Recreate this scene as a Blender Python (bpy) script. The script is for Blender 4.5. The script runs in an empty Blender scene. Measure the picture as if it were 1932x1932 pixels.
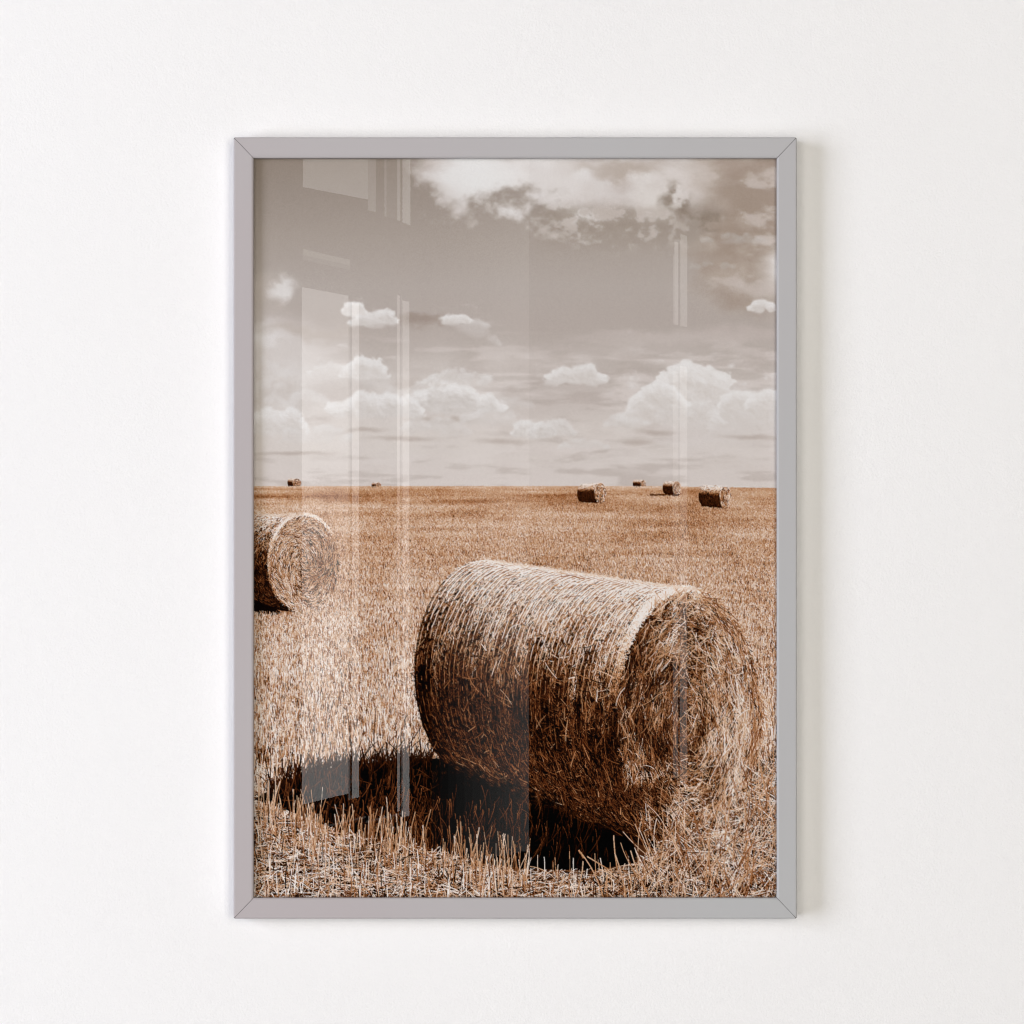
import bpy, bmesh, math
import numpy as np

scene = bpy.context.scene
C = scene.collection

# ------------------------------------------------------------------ measures
K = 0.5 / 987.0            # metres per picture unit (the picture is 1932 units square; the frame opening is 987 wide)
D = 3.0                    # camera to the front of the frame
FRONT = -0.025             # y of the frame's front face; the wall is y = 0
ZC = 1.55                  # eye height
def px(u): return (u - 966.0) * K
def pz(v): return ZC - (v - 966.0) * K

# ------------------------------------------------------------------ camera
cam = bpy.data.cameras.new('camera'); cam_o = bpy.data.objects.new('camera', cam); C.objects.link(cam_o)
cam.sensor_width = 36.0; cam.lens = 36.0 * D / (1932 * K)
cam_o.location = (0, FRONT - D, ZC); cam_o.rotation_euler = (math.radians(90), 0, 0)
cam.clip_start = 0.05; cam.clip_end = 100.0
scene.camera = cam_o

# ------------------------------------------------------------------ world, lamps, exposure
world = bpy.data.worlds.new('World'); scene.world = world; world.use_nodes = True
world.node_tree.nodes['Background'].inputs[0].default_value = (0, 0, 0, 1)
world.node_tree.nodes['Background'].inputs[1].default_value = 0.0

def lamp(name, loc, target, sx, sy, power, col):
    l = bpy.data.lights.new(name, 'AREA'); l.shape = 'RECTANGLE'; l.size = sx; l.size_y = sy; l.energy = power; l.color = col
    o = bpy.data.objects.new(name, l); C.objects.link(o); o.location = loc
    d = [t - a for t, a in zip(target, loc)]
    from mathutils import Vector
    o.rotation_euler = Vector(d).to_track_quat('-Z', 'Y').to_euler()
    return o

lamp('window_light', (-5.2, -3.5, ZC + .1), (0, 0, ZC), 2.8, 4.4, 308, (.91, .945, 1.06))         # the window on the left
lamp('fill_light_above', (.3, -8.0, ZC + 2.5), (0, 0, ZC), 4.0, 1.8, 86, (1.0, .93, .82))          # added soft fill lamps, out of view: from above,
lamp('fill_light_below', (.2, -8.0, ZC - 2.5), (0, 0, ZC), 4.0, 1.8, 76, (1.0, .925, .80))         # added fill from below,
lamp('fill_light_left', (-2.5, -7.6, ZC + .2), (0, 0, ZC), 1.8, 3.0, 112, (1.0, .94, .86))         # added fill from the left front
lamp('fill_light_right', (2.5, -7.4, ZC + .2), (0, 0, ZC), 1.8, 3.0, 206, (.985, .93, .83))        # and added fill from the right front

# the tall glazed doors across the room that the glass mirrors: panes and leaves seen at a slant
def pane_light(u0, u1, v_top, v_bot, m0, m1, L):
    """a lit upright pane whose mirror image spans u0..u1; m = its distance along the mirrored sight line, in camera distances"""
    x0, x1 = px(u0) * m0, px(u1) * m1
    y0, y1 = FRONT - (m0 - 1) * D, FRONT - (m1 - 1) * D
    z0, z1 = ZC + (pz(v_top) - ZC) * m0, ZC + (pz(v_bot) - ZC) * m0
    wdt = math.hypot(x1 - x0, y1 - y0); hgt = z0 - z1
    l = bpy.data.lights.new('door_pane_light', 'AREA'); l.shape = 'RECTANGLE'; l.size = wdt; l.size_y = hgt
    l.energy = L * math.pi * wdt * hgt; l.color = (1.0, .985, .96)
    o = bpy.data.objects.new('door_pane_light', l); C.objects.link(o)
    from mathutils import Matrix, Vector
    ax = Vector((x1 - x0, y1 - y0, 0)).normalized(); up = Vector((0, 0, 1)); n = ax.cross(up)     # local +Z
    if n.y > 0: ax = -ax; n = -n                                                                   # lamps shine along local -Z, towards the wall
    M = Matrix((ax, up, n)).transposed().to_4x4(); M.translation = ((x0 + x1) / 2, (y0 + y1) / 2, (z0 + z1) / 2)
    o.matrix_world = M
L1 = 1.65
pane_light(569, 657, 541, 1519, 3.00, 3.12, L1)
pane_light(657, 660.5, 565, 1510, 3.12, 3.124, L1 * .45)
pane_light(663.5, 677, 570, 1508, 3.13, 3.15, L1 * 1.05)
pane_light(749, 754, 556, 1532, 3.2, 3.21, L1 * .95)
pane_light(756, 757.5, 556, 1540, 3.2, 3.21, L1 * .4)
pane_light(759, 772, 566, 1543, 3.2, 3.22, L1 * 1.0)
pane_light(571, 694, 200, 352, 3.0, 3.12, L1 * .9)
pane_light(694, 709, 200, 396, 3.12, 3.14, L1 * .55)
pane_light(725, 729, 200, 407, 3.15, 3.16, L1 * .5)
pane_light(729, 749, 200, 408, 3.15, 3.18, L1 * .12)
pane_light(749, 755, 200, 415, 3.18, 3.19, L1 * .8)
pane_light(759, 774, 200, 419, 3.19, 3.22, L1 * .95)
pane_light(571, 660, 469, 480, 3.0, 3.13, L1 * .45)
pane_light(571, 660, 480, 489, 3.0, 3.13, L1 * .2)
pane_light(571, 690, 556, 558, 3.0, 3.16, L1 * .1)
pane_light(1270, 1273, 480, 611, 3.4, 3.405, L1 * .5)
pane_light(1273, 1280, 455, 612, 3.405, 3.42, L1 * .95)
pane_light(1284, 1297, 440, 614, 3.42, 3.45, L1 * .8)
pane_light(1270, 1280, 700, 1470, 3.4, 3.42, L1 * .42)
pane_light(1283, 1297, 690, 1480, 3.42, 3.45, L1 * .58)
for i in range(12):                                    # added strip lamps, stepped brighter towards one edge, for a soft mirrored band
    a, b = 815 + 183 * i / 12, 815 + 183 * (i + 1) / 12
    pane_light(a, b, 200, 1640 - 33 * (i / 11), 3.5, 3.5, .015 + .42 * ((i + .5) / 12) ** 1.3)
for a, b in ((610, 690), (690, 771)):                  # the lit edge of the sill
    pane_light(a, b, 1559 - (a - 610) * .12, 1563 - (a - 610) * .12, 3.0, 3.1, L1 * .22)

scene.view_settings.view_transform = 'Standard'; scene.view_settings.look = 'None'
scene.view_settings.exposure = 0.0; scene.view_settings.gamma = 1.0; scene.view_settings.use_curve_mapping = False
scene.render.engine = 'CYCLES'; scene.render.filter_size = 1.1
scene.cycles.filter_width = 1.1
scene.cycles.use_denoising = True; scene.cycles.denoiser = 'OPENIMAGEDENOISE'; scene.cycles.denoising_input_passes = 'RGB_ALBEDO_NORMAL'; scene.cycles.denoising_prefilter = 'ACCURATE'; scene.cycles.use_adaptive_sampling = False
scene.cycles.transparent_max_bounces = 12; scene.cycles.max_bounces = 8

# ------------------------------------------------------------------ helpers
def mat(name):
    m = bpy.data.materials.new(name); m.use_nodes = True
    return m, m.node_tree, m.node_tree.nodes['Principled BSDF']
def link(name, me, m, parent=None):
    o = bpy.data.objects.new(name, me); C.objects.link(o); me.materials.append(m)
    if parent: o.parent = parent
    return o

# ------------------------------------------------------------------ materials
def wall_paint():
    m, nt, b = mat('white_wall_paint'); N = nt.nodes; Lk = nt.links
    tc = N.new('ShaderNodeTexCoord')
    fine = N.new('ShaderNodeTexNoise'); fine.inputs['Scale'].default_value = 420; fine.inputs['Detail'].default_value = 5; fine.inputs['Roughness'].default_value = .6
    roll = N.new('ShaderNodeTexNoise'); roll.inputs['Scale'].default_value = 110; roll.inputs['Detail'].default_value = 3
    big = N.new('ShaderNodeTexNoise'); big.inputs['Scale'].default_value = 3.2; big.inputs['Detail'].default_value = 3
    for n in (fine, roll, big): Lk.new(tc.outputs['Object'], n.inputs['Vector'])
    r = N.new('ShaderNodeValToRGB'); r.color_ramp.elements[0].position = .3; r.color_ramp.elements[1].position = .7
    r.color_ramp.elements[0].color = (.840, .842, .858, 1); r.color_ramp.elements[1].color = (.850, .854, .870, 1)
    Lk.new(big.outputs['Fac'], r.inputs['Fac']); Lk.new(r.outputs['Color'], b.inputs['Base Color'])
    add = N.new('ShaderNodeMath'); add.operation = 'MULTIPLY_ADD'; add.inputs[1].default_value = .6
    Lk.new(roll.outputs['Fac'], add.inputs[0]); Lk.new(fine.outputs['Fac'], add.inputs[2])
    bp = N.new('ShaderNodeBump'); bp.inputs['Strength'].default_value = .34; bp.inputs['Distance'].default_value = .0012
    Lk.new(add.outputs[0], bp.inputs['Height']); Lk.new(bp.outputs['Normal'], b.inputs['Normal'])
    b.inputs['Roughness'].default_value = .85; b.inputs['Specular IOR Level'].default_value = .2
    return m
def frame_paint():
    m, nt, b = mat('grey_frame_lacquer'); N = nt.nodes; Lk = nt.links
    tc = N.new('ShaderNodeTexCoord'); n = N.new('ShaderNodeTexNoise'); n.inputs['Scale'].default_value = 2.4; n.inputs['Detail'].default_value = 2
    Lk.new(tc.outputs['Object'], n.inputs['Vector'])
    r = N.new('ShaderNodeValToRGB'); r.color_ramp.elements[0].position = .2; r.color_ramp.elements[1].position = .8
    r.color_ramp.elements[0].color = (.432, .398, .414, 1); r.color_ramp.elements[1].color = (.430, .436, .450, 1)
    sep = N.new('ShaderNodeSeparateXYZ'); Lk.new(tc.outputs['Object'], sep.inputs[0])      # the lacquer is a touch pinker towards one side
    ma = N.new('ShaderNodeMath'); ma.operation = 'MULTIPLY_ADD'; ma.inputs[1].default_value = 1.1; Lk.new(sep.outputs['X'], ma.inputs[0]); Lk.new(n.outputs['Fac'], ma.inputs[2])
    Lk.new(ma.outputs[0], r.inputs['Fac']); Lk.new(r.outputs['Color'], b.inputs['Base Color'])
    f = N.new('ShaderNodeTexNoise'); f.inputs['Scale'].default_value = 900; f.inputs['Detail'].default_value = 3; Lk.new(tc.outputs['Object'], f.inputs['Vector'])
    bp = N.new('ShaderNodeBump'); bp.inputs['Strength'].default_value = .05; bp.inputs['Distance'].default_value = .0005
    Lk.new(f.outputs['Fac'], bp.inputs['Height']); Lk.new(bp.outputs['Normal'], b.inputs['Normal'])
    b.inputs['Roughness'].default_value = .55; b.inputs['Specular IOR Level'].default_value = .25
    return m
def pane_glass():
    m = bpy.data.materials.new('clear_glass'); m.use_nodes = True; nt = m.node_tree; N = nt.nodes; Lk = nt.links; N.clear()
    out = N.new('ShaderNodeOutputMaterial'); mix = N.new('ShaderNodeMixShader'); tr = N.new('ShaderNodeBsdfTransparent'); gl = N.new('ShaderNodeBsdfGlossy')
    fr = N.new('ShaderNodeFresnel'); fr.inputs['IOR'].default_value = 1.5; gl.inputs['Roughness'].default_value = 0.0
    ge = N.new('ShaderNodeNewGeometry'); mr = N.new('ShaderNodeMapRange'); mr.inputs['To Min'].default_value = 1.5; mr.inputs['To Max'].default_value = 1 / 1.5
    Lk.new(ge.outputs['Backfacing'], mr.inputs['Value']); Lk.new(mr.outputs[0], fr.inputs['IOR'])      # same share reflected on the way in and out
    Lk.new(fr.outputs[0], mix.inputs[0]); Lk.new(tr.outputs[0], mix.inputs[1]); Lk.new(gl.outputs[0], mix.inputs[2]); Lk.new(mix.outputs[0], out.inputs[0])
    return m
def print_ink():
    m, nt, b = mat('printed_paper'); N = nt.nodes; Lk = nt.links
    a = N.new('ShaderNodeVertexColor'); a.layer_name = 'ink'; Lk.new(a.outputs['Color'], b.inputs['Base Color'])
    b.inputs['Roughness'].default_value = 1.0; b.inputs['Specular IOR Level'].default_value = 0.0
    return m
M_JOINT_SHADE, _, b_ = mat('joint_shade'); b_.inputs['Base Color'].default_value = (.10, .095, .10, 1); b_.inputs['Roughness'].default_value = .8  # dark colour in place of the shade inside the mitre gaps
M_WALL, M_FRAME, M_GLASS, M_PRINT = wall_paint(), frame_paint(), pane_glass(), print_ink()

# ------------------------------------------------------------------ the wall
def box(name, x0, x1, y0, y1, z0, z1, m, parent=None):
    bm = bmesh.new(); bmesh.ops.create_cube(bm, size=1)
    for v in bm.verts: v.co = ((x0 + x1) / 2 + v.co.x * (x1 - x0), (y0 + y1) / 2 + v.co.y * (y1 - y0), (z0 + z1) / 2 + v.co.z * (z1 - z0))
    me = bpy.data.meshes.new(name); bm.to_mesh(me); bm.free()
    return link(name, me, m, parent)
wall = box('wall', -4, 4, 0, .15, -1.2, 4.3, M_WALL); wall['kind'] = 'structure'

# ------------------------------------------------------------------ the framed picture
root = bpy.data.objects.new('picture_frame', None); C.objects.link(root); root.empty_display_size = .1
BX, BZ = px(972), pz(1733.5)
root.location = (BX, 0, BZ)
root['label'] = 'slim pale grey picture frame with sepia print of straw bales, hanging on white wall'
root['category'] = 'picture frame'
def local(o): o.location = (-BX, 0, -BZ); return o     # meshes below are written in room coordinates

XL, XR, ZT, ZB = px(440.5), px(1503.5), pz(259), pz(1733.5)       # outer edges
OL, OR_, OT, OB = px(478), px(1465.5), pz(298), pz(1694.5)        # opening
WALL_GAP = 0.0035
# rail profile: (distance inward from the outer edge 0..1 of the rail width in metres, y)
RW = (OL - XL)
prof = [(0, -WALL_GAP), (0, FRONT + .0012), (.00035, FRONT + .00035), (.0012, FRONT), (RW - .0017, FRONT), (RW - .0004, FRONT + .0006), (RW, FRONT + .0012), (RW, FRONT + .0050), (RW - .004, FRONT + .0050), (RW - .004, -WALL_GAP)]
GAP = .00026                 # half of the open mitre joint
def rail(side):
    """one mitred length of the frame moulding; side names the outer edge it runs along"""
    bm = bmesh.new(); ends = ([], [])
    rc = .0011                                   # the outer corners are slightly eased
    for e in (0, 1):
        for w, y in prof:
            ww = w
            if side in ('left', 'right'):
                x = XL + w if side == 'left' else XR - w
                z = (ZT - max(ww * (ZT - OT) / RW, 0 if w > rc else rc * .9) - GAP * 1.2) if e else (ZB + max(ww * (OB - ZB) / RW, 0 if w > rc else rc * .9) + GAP * 1.2)
            else:
                hz = (ZT - OT) if side == 'top' else (OB - ZB)
                ws = w * hz / RW
                z = ZT - ws if side == 'top' else ZB + ws
                x = (XR - max(w, 0 if w > rc else rc * .9) - GAP * 1.2) if e else (XL + max(w, 0 if w > rc else rc * .9) + GAP * 1.2)
            ends[e].append(bm.verts.new((x, y, z)))
    n = len(prof)
    for i in range(n): bm.faces.new((ends[0][i], ends[0][(i + 1) % n], ends[1][(i + 1) % n], ends[1][i]))
    bm.faces.new(ends[0]); bm.faces.new(ends[1][::-1])
    bmesh.ops.recalc_face_normals(bm, faces=bm.faces)
    me = bpy.data.meshes.new('frame_rail'); bm.to_mesh(me); bm.free()
    o = local(link('frame_rail', me, M_FRAME, root)); return o
for s_ in ('left', 'top', 'right', 'bottom'): rail(s_)
# an added dark strip behind each mitre gap, standing in for the joint's shade
def shade_strip(cx, cz, ix, iz):
    bm = bmesh.new(); dx, dz = ix - cx, iz - cz; L = math.hypot(dx, dz); nx, nz = -dz / L * .0012, dx / L * .0012
    vs = []
    for y in (FRONT + .0009, FRONT + .0045):
        for t, s_ in ((.035, 1), (.90, 1), (.90, -1), (.035, -1)): vs.append(bm.verts.new((cx + dx * t + nx * s_, y, cz + dz * t + nz * s_)))
    bm.faces.new(vs[:4]); bm.faces.new(vs[4:][::-1])
    for i in range(4): bm.faces.new((vs[i], vs[i + 4], vs[(i + 1) % 4 + 4], vs[(i + 1) % 4]))
    bmesh.ops.recalc_face_normals(bm, faces=bm.faces)
    me = bpy.data.meshes.new('joint_shade_strip'); bm.to_mesh(me); bm.free(); local(link('joint_shade_strip', me, M_JOINT_SHADE, root))
for c_ in ((XL, ZT, OL, OT), (XR, ZT, OR_, OT), (XL, ZB, OL, OB), (XR, ZB, OR_, OB)): shade_strip(*c_)
# glass pane, in the rebate behind the lip
glass = local(box('glass_pane', OL - .003, OR_ + .003, FRONT + .0053, FRONT + .0073, OB - .003, OT + .003, M_GLASS, root))

# ------------------------------------------------------------------ the printed picture
# The sheet is a flat art print; its ink is drawn here stroke by stroke (cloud puffs,
# stubble, straw) and handed to the sheet as a colour per vertex.

U0, V0, U1, V1 = 470, 290, 1474, 1704      # extent of the sheet in picture units (a little wider than the opening)
SS = 2
PW, PH = U1 - U0, V1 - V0
rng = np.random.default_rng(11)

def sstep(a, b, x):
    t = np.clip((x - a) / (b - a), 0, 1)
    return t * t * (3 - 2 * t)

def vnoise(h, w, cy, cx, seed):
    r = np.random.default_rng(seed)
    gh, gw = int(h / cy) + 3, int(w / cx) + 3
    g = r.random((gh, gw), dtype=np.float32)
    y = np.arange(h, dtype=np.float32) / cy; x = np.arange(w, dtype=np.float32) / cx
    yi = y.astype(int); xi = x.astype(int)
    fy = y - yi; fx = x - xi
    fy = (fy * fy * (3 - 2 * fy))[:, None]; fx = (fx * fx * (3 - 2 * fx))[None, :]
    a = g[yi][:, xi]; b = g[yi][:, xi + 1]; c = g[yi + 1][:, xi]; d = g[yi + 1][:, xi + 1]
    return (a * (1 - fx) + b * fx) * (1 - fy) + (c * (1 - fx) + d * fx) * fy

def fbm(h, w, cy, cx, octs, seed, gain=.55):
    out = np.zeros((h, w), np.float32); amp = 1; tot = 0
    for o in range(octs):
        out += amp * vnoise(h, w, max(cy / 2 ** o, 1.01), max(cx / 2 ** o, 1.01), seed + 31 * o)
        tot += amp; amp *= gain
    return out / tot

# ---- straw colours, dark to light
SQ = np.array([0, .12, .26, .42, .56, .70, .84, 1.])
SC = np.array([(9, 7, 6), (40, 19, 9), (96, 50, 25), (163, 104, 60), (200, 151, 108), (217, 183, 150), (233, 214, 199), (240, 235, 231)], float)
def straw(q):
    q = np.clip(q, 0, 1)
    return np.stack([np.interp(q, SQ, SC[:, i]) for i in range(3)], -1).astype(np.float32)

def strokes(img, P0, P1, bend, wid, c0, c1, edge=.5, chunk=1500):
    """draw curved straw strokes in the given order; later ones cover earlier ones"""
    H, W = img.shape[:2]
    org = np.array([U0, V0])
    A = (np.asarray(P0, np.float32) - org) * SS; B = (np.asarray(P1, np.float32) - org) * SS
    bend = np.broadcast_to(np.asarray(bend, np.float32), (len(A),)); wid = np.broadcast_to(np.asarray(wid, np.float32), (len(A),)) * SS
    flat = img.reshape(-1, 3)
    for s in range(0, len(A), chunk):
        a, b = A[s:s + chunk], B[s:s + chunk]
        d = b - a; L = np.hypot(d[:, 0], d[:, 1]) + 1e-3
        nrm = np.stack([-d[:, 1], d[:, 0]], -1) / L[:, None]
        n = int(L.max() * 1.25) + 2
        t = np.linspace(0, 1, n, dtype=np.float32)[None, :]
        bd = (bend[s:s + chunk] * L)[:, None] * 4 * t * (1 - t)
        w = wid[s:s + chunk]
        k = max(1, int(np.ceil(w.max() / 1.3)) + 1)
        off = np.linspace(-.5, .5, k, dtype=np.float32) if k > 1 else np.zeros(1, np.float32)
        o = off[None, None, :] * np.maximum(w - 1, 0)[:, None, None]
        x = (a[:, :1] + d[:, :1] * t + nrm[:, :1] * bd)[:, :, None] + nrm[:, 0][:, None, None] * o
        y = (a[:, 1:] + d[:, 1:] * t + nrm[:, 1:] * bd)[:, :, None] + nrm[:, 1][:, None, None] * o
        c = c0[s:s + chunk][:, None, :] * (1 - t[:, :, None]) + c1[s:s + chunk][:, None, :] * t[:, :, None]
        sh = 1 - edge * np.clip((off - .05) * 2.2, 0, 1)[:, None] * np.array([.62, .86, 1.], np.float32)     # brown shade on one flank
        pale = np.clip(1.55 - c1[s:s + chunk].mean(-1) / 165, .2, 1)[:, None, None, None]          # pale straw shades less
        c = c[:, :, None, :] * (1 - (1 - sh[None, None, :, :]) * pale)
        xi = x.astype(np.int32); yi = y.astype(np.int32)
        ok = (xi >= 0) & (xi < W) & (yi >= 0) & (yi < H)
        flat[(yi * W + xi)[ok]] = np.broadcast_to(c, xi.shape + (3,))[ok]

def poly_mask(h, w, pts):
    """even-odd fill of a polygon given in picture units, on the SS grid"""
    p = (np.array(pts, float) - (U0, V0)) * SS
    m = np.zeros((h, w), bool)
    xs = np.arange(w) + .5
    for y in range(max(0, int(p[:, 1].min())), min(h, int(p[:, 1].max()) + 2)):
        yy = y + .5; cr = []
        for (x0, y0), (x1, y1) in zip(p, np.roll(p, -1, 0)):
            if (y0 <= yy) != (y1 <= yy): cr.append(x0 + (yy - y0) / (y1 - y0) * (x1 - x0))
        cr.sort()
        for a, b in zip(cr[::2], cr[1::2]):
            m[y, max(0, int(np.ceil(a - .5))):max(0, int(np.ceil(b - .5)))] = True
    return m

# ------------------------------------------------------------------ sky
def paint_sky():
    h, w = 640, PW
    vv = (np.arange(h) + V0)[:, None].astype(np.float32) + np.zeros((1, w), np.float32)
    uu = (np.arange(w) + U0)[None, :].astype(np.float32) + np.zeros((h, 1), np.float32)
    ky = [290, 360, 450, 540, 620, 690, 750, 830, 930]
    g = [np.interp(vv, ky, c) for c in ([150, 160, 173, 182, 183, 190, 199, 209, 214],
                                        [138, 149, 163, 173, 173, 181, 190, 201, 206],
                                        [127, 140, 155, 167, 167, 175, 185, 196, 202])]
    img = np.stack(g, -1).astype(np.float32)
    img += ((uu - 900) / 1000 * 8 * sstep(600, 380, vv))[..., None]
    n1 = fbm(h, w, 90, 150, 6, 5); n2 = fbm(h, w, 40, 70, 6, 77); n3 = fbm(h, w, 16, 90, 5, 140); n4 = fbm(h, w, 22, 30, 5, 400, .62); nf = fbm(h, w, 34, 30, 6, 480, .6)
    wx = uu + (n1 - .5) * 110 + (n4 - .5) * 40; wy = vv + (n2 - .5) * 70 + (n4 - .5) * 36
    def blend(a, col):
        nonlocal img
        a = np.clip(a, 0, 1)[..., None]; img = img * (1 - a) + np.array(col, np.float32) * a
    def ell(cx, cy, rx, ry, soft=.6, warp=1.):
        x = uu + (wx - uu) * warp; y = vv + (wy - vv) * warp
        d = np.sqrt(((x - cx) / rx) ** 2 + ((y - cy) / ry) ** 2)
        return sstep(1 + soft * .5, 1 - soft, d)
    # thin streaks over the middle and lower sky
    blend(.8 * sstep(.50, .72, n3) * sstep(600, 700, vv) * sstep(925, 860, vv), (214, 206, 202))
    blend(.55 * sstep(.52, .70, fbm(h, w, 12, 80, 5, 222)) * sstep(640, 700, vv), (183, 172, 166))
    blend(.85 * ell(1270, 640, 170, 14, .9, .4), (198, 189, 184)); blend(.6 * ell(1180, 662, 210, 12, .9, .4), (196, 187, 182))
    blend(.7 * ell(960, 690, 190, 16, .9, .4), (201, 192, 187))
    # the broken bank along the top
    bank = np.interp(uu, [760, 790, 830, 880, 930, 985, 1040, 1100, 1160, 1220, 1270, 1330, 1400], [300, 366, 388, 404, 388, 386, 404, 436, 436, 430, 420, 400, 380])
    e = bank - vv + (n4 - .5) * 105 + (n2 - .5) * 60
    a = sstep(-26, 46, e + (nf - .5) * 40) * sstep(725, 815, uu + (n1 - .5) * 90)
    blend(a * .95, (208, 200, 196))
    blend(a * sstep(.40, .66, n2 * .6 + n1 * .4) * .9, (228, 226, 225))
    blend(a * ell(905, 335, 95, 62, .8, .6), (229, 228, 227)); blend(a * .8 * ell(1040, 340, 90, 60, .8, .8), (226, 222, 220))
    blend(.65 * a * ell(1130, 395, 70, 22, .8), (192, 182, 176)); blend(.9 * ell(1225, 372, 60, 40, .8), (222, 217, 213))
    blend(.75 * ell(1290, 345, 60, 34, .8, .8), (218, 211, 207))
    # mottled fringe below the bank
    fr = sstep(380, 400, vv) * sstep(490, 420, vv) * sstep(980, 1060, uu)
    blend(.7 * fr * sstep(.50, .62, n4), (192, 182, 174)); blend(.55 * fr * sstep(.55, .45, n4), (158, 146, 134))
    # brown veil top right
    veil = sstep(1270, 1370, uu + (n1 - .5) * 160) * sstep(620, 520, vv + (n2 - .5) * 70)
    blend(.8 * veil, (182, 168, 156)); blend(.8 * veil * sstep(.55, .40, n1 * .5 + n2 * .5), (163, 147, 134)); blend(.75 * veil * sstep(.54, .68, n2), (202, 192, 186))
    blend(.6 * ell(1180, 318, 110, 20, .9), (176, 162, 150)); blend(.7 * ell(1390, 318, 60, 22, .9), (168, 152, 140))
    hole = np.clip(ell(1266, 380, 26, 30, .9, .8) + ell(1306, 410, 40, 26, .9, .8) + .5 * ell(1330, 424, 30, 24, .9, .8), 0, 1)
    blend(.95 * hole * sstep(.40, .54, n4 * .6 + nf * .4), (146, 133, 121))
    blend(.95 * ell(1470, 505, 44, 46, 1., .35), (230, 227, 225)); blend(.7 * ell(1420, 545, 60, 14, .9, .5), (205, 196, 191))
    blend(.6 * ell(1395, 630, 90, 14, .9, .5), (200, 190, 185))
    # left: pale haze bank and the little diagonal wisp
    blend(.75 * ell(500, 560, 46, 44, .9, .7), (196, 187, 180)); blend(.9 * ell(538, 550, 20, 26, .7, .7), (224, 221, 219))
    blend(.9 * sstep(570, 640, vv + (n2 - .5) * 30 - (uu - 480) * .16) * sstep(700, 560, uu + (n1 - .5) * 60) * sstep(760, 690, vv), (212, 206, 203))
    blend(.8 * ell(505, 640, 50, 28, .8, .8), (224, 221, 220))
    blend(.7 * ell(590, 628, 110, 14, .8, .6), (186, 175, 167)); blend(.8 * ell(800, 606, 42, 16, .8, .6), (160, 146, 136))
    # ---- cumulus heads built of puffs, light from above
    nb = fbm(h, w, 20, 26, 6, 610, .62); nr = np.roll(np.roll(nb, 3, 0), -3, 1) - nb
    def cumulus(cx, cy, rx, ry, n, seed, top=230, low=196, size=.5, flat=.3, soft=.5, tilt=0., alpha=.95, rough=.8):
        nonlocal img
        r = np.random.default_rng(seed); pad = 1.9
        x0, x1 = max(0, int(cx - rx * pad - U0)), min(w, int(cx + rx * pad - U0)); y0, y1 = max(0, int(cy - ry * 2.3 - V0)), min(h, int(cy + ry * 2.3 - V0))
        sl = (slice(y0, y1), slice(x0, x1))
        wv = min(1., rough * 1.1); X = uu[sl] + ((n4[sl] - .5) * ry * 1.3 + (n2[sl] - .5) * ry * .9) * wv; Y = vv[sl] + (nb[sl] - .5) * ry * 1.1 * wv
        keepv = np.ones(X.shape, np.float32)
        for i in range(n):
            px = r.uniform(-1, 1); hgt = (1 - px * px) ** .7
            py = r.uniform(-.85 * hgt, flat * .6); sz = r.uniform(.5, 1.) * size * ry * (1.15 - .5 * abs(px))
            d2 = ((X - cx - px * rx) / (sz * 1.5)) ** 2 + ((Y - cy - py * ry - tilt * px * rx) / sz) ** 2
            keepv *= 1 - .8 * np.clip(1 - d2, 0, 1)
        D = (1 - keepv) + (nb[sl] - .5) * rough * 1.35 + (n3[sl] - .5) * .5
        D = D * sstep(cy + ry * (flat + .8), cy - ry * .1, vv[sl] - tilt * (uu[sl] - cx) + (n3[sl] - .5) * 16)
        a = sstep(.12, .12 + (soft * 1.9 if soft > .65 else soft * 1.3), D) ** .85 * alpha
        k = max(2, int(ry * .30)); up = np.roll(D, k, 0); up[:k] = 0; up2 = np.roll(D, 2 * k, 0); up2[:2 * k] = 0
        lit = np.clip(1.02 - .30 * np.clip(up, 0, 1) - .38 * np.clip(up2, 0, 1) + nr[sl] * 1.3, 0, 1)
        L = low + (top - low) * lit
        col = np.stack([L, L - 5 * (1 - lit) - 2, L - 9 * (1 - lit) - 3], -1)
        a = a[..., None]; img[sl] = img[sl] * (1 - a) + col * a
    # soft layered haze the heads rise from
    band = lambda c, hw: np.exp(-((vv - c - (n1 - .5) * 50) / hw) ** 2)
    blend(.95 * band(765, 85) * sstep(1010, 860, uu + (n1 - .5) * 260) * sstep(.30, .62, n2 * .5 + n1 * .5), (217, 211, 207))
    blend(.85 * band(825, 40) * sstep(.33, .58, n2), (214, 207, 202))
    blend(.8 * band(790, 60) * sstep(1150, 1290, uu + (n1 - .5) * 120), (212, 205, 201))
    blend(.5 * band(735, 46) * sstep(.52, .66, n1 * .5 + n2 * .5) * sstep(1180, 1000, uu), (186, 175, 168))
    blend(.6 * band(862, 30) * sstep(.48, .62, fbm(h, w, 10, 60, 5, 333)), (217, 210, 206))
    cumulus(610, 735, 150, 62, 40, 1, 226, 204, soft=1.1, alpha=.75)
    cumulus(520, 705, 75, 34, 24, 17, 222, 205, soft=1.1, alpha=.7)
    cumulus(560, 775, 80, 34, 44, 71, 226, 203, soft=.9, alpha=.85, size=.6, rough=.7)
    cumulus(770, 748, 60, 24, 34, 72, 224, 202, soft=.9, alpha=.8, size=.6, rough=.7)
    cumulus(500, 745, 56, 26, 30, 73, 225, 204, soft=.9, alpha=.8, size=.6, rough=.7)
    cumulus(935, 765, 70, 20, 30, 74, 220, 202, soft=.9, alpha=.7, size=.7, rough=.7)
    cumulus(1350, 790, 110, 44, 50, 75, 226, 204, soft=.9, alpha=.85, size=.55, rough=.6)
    cumulus(1385, 455, 60, 16, 24, 76, 206, 186, soft=.9, alpha=.7, size=.8)
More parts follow.
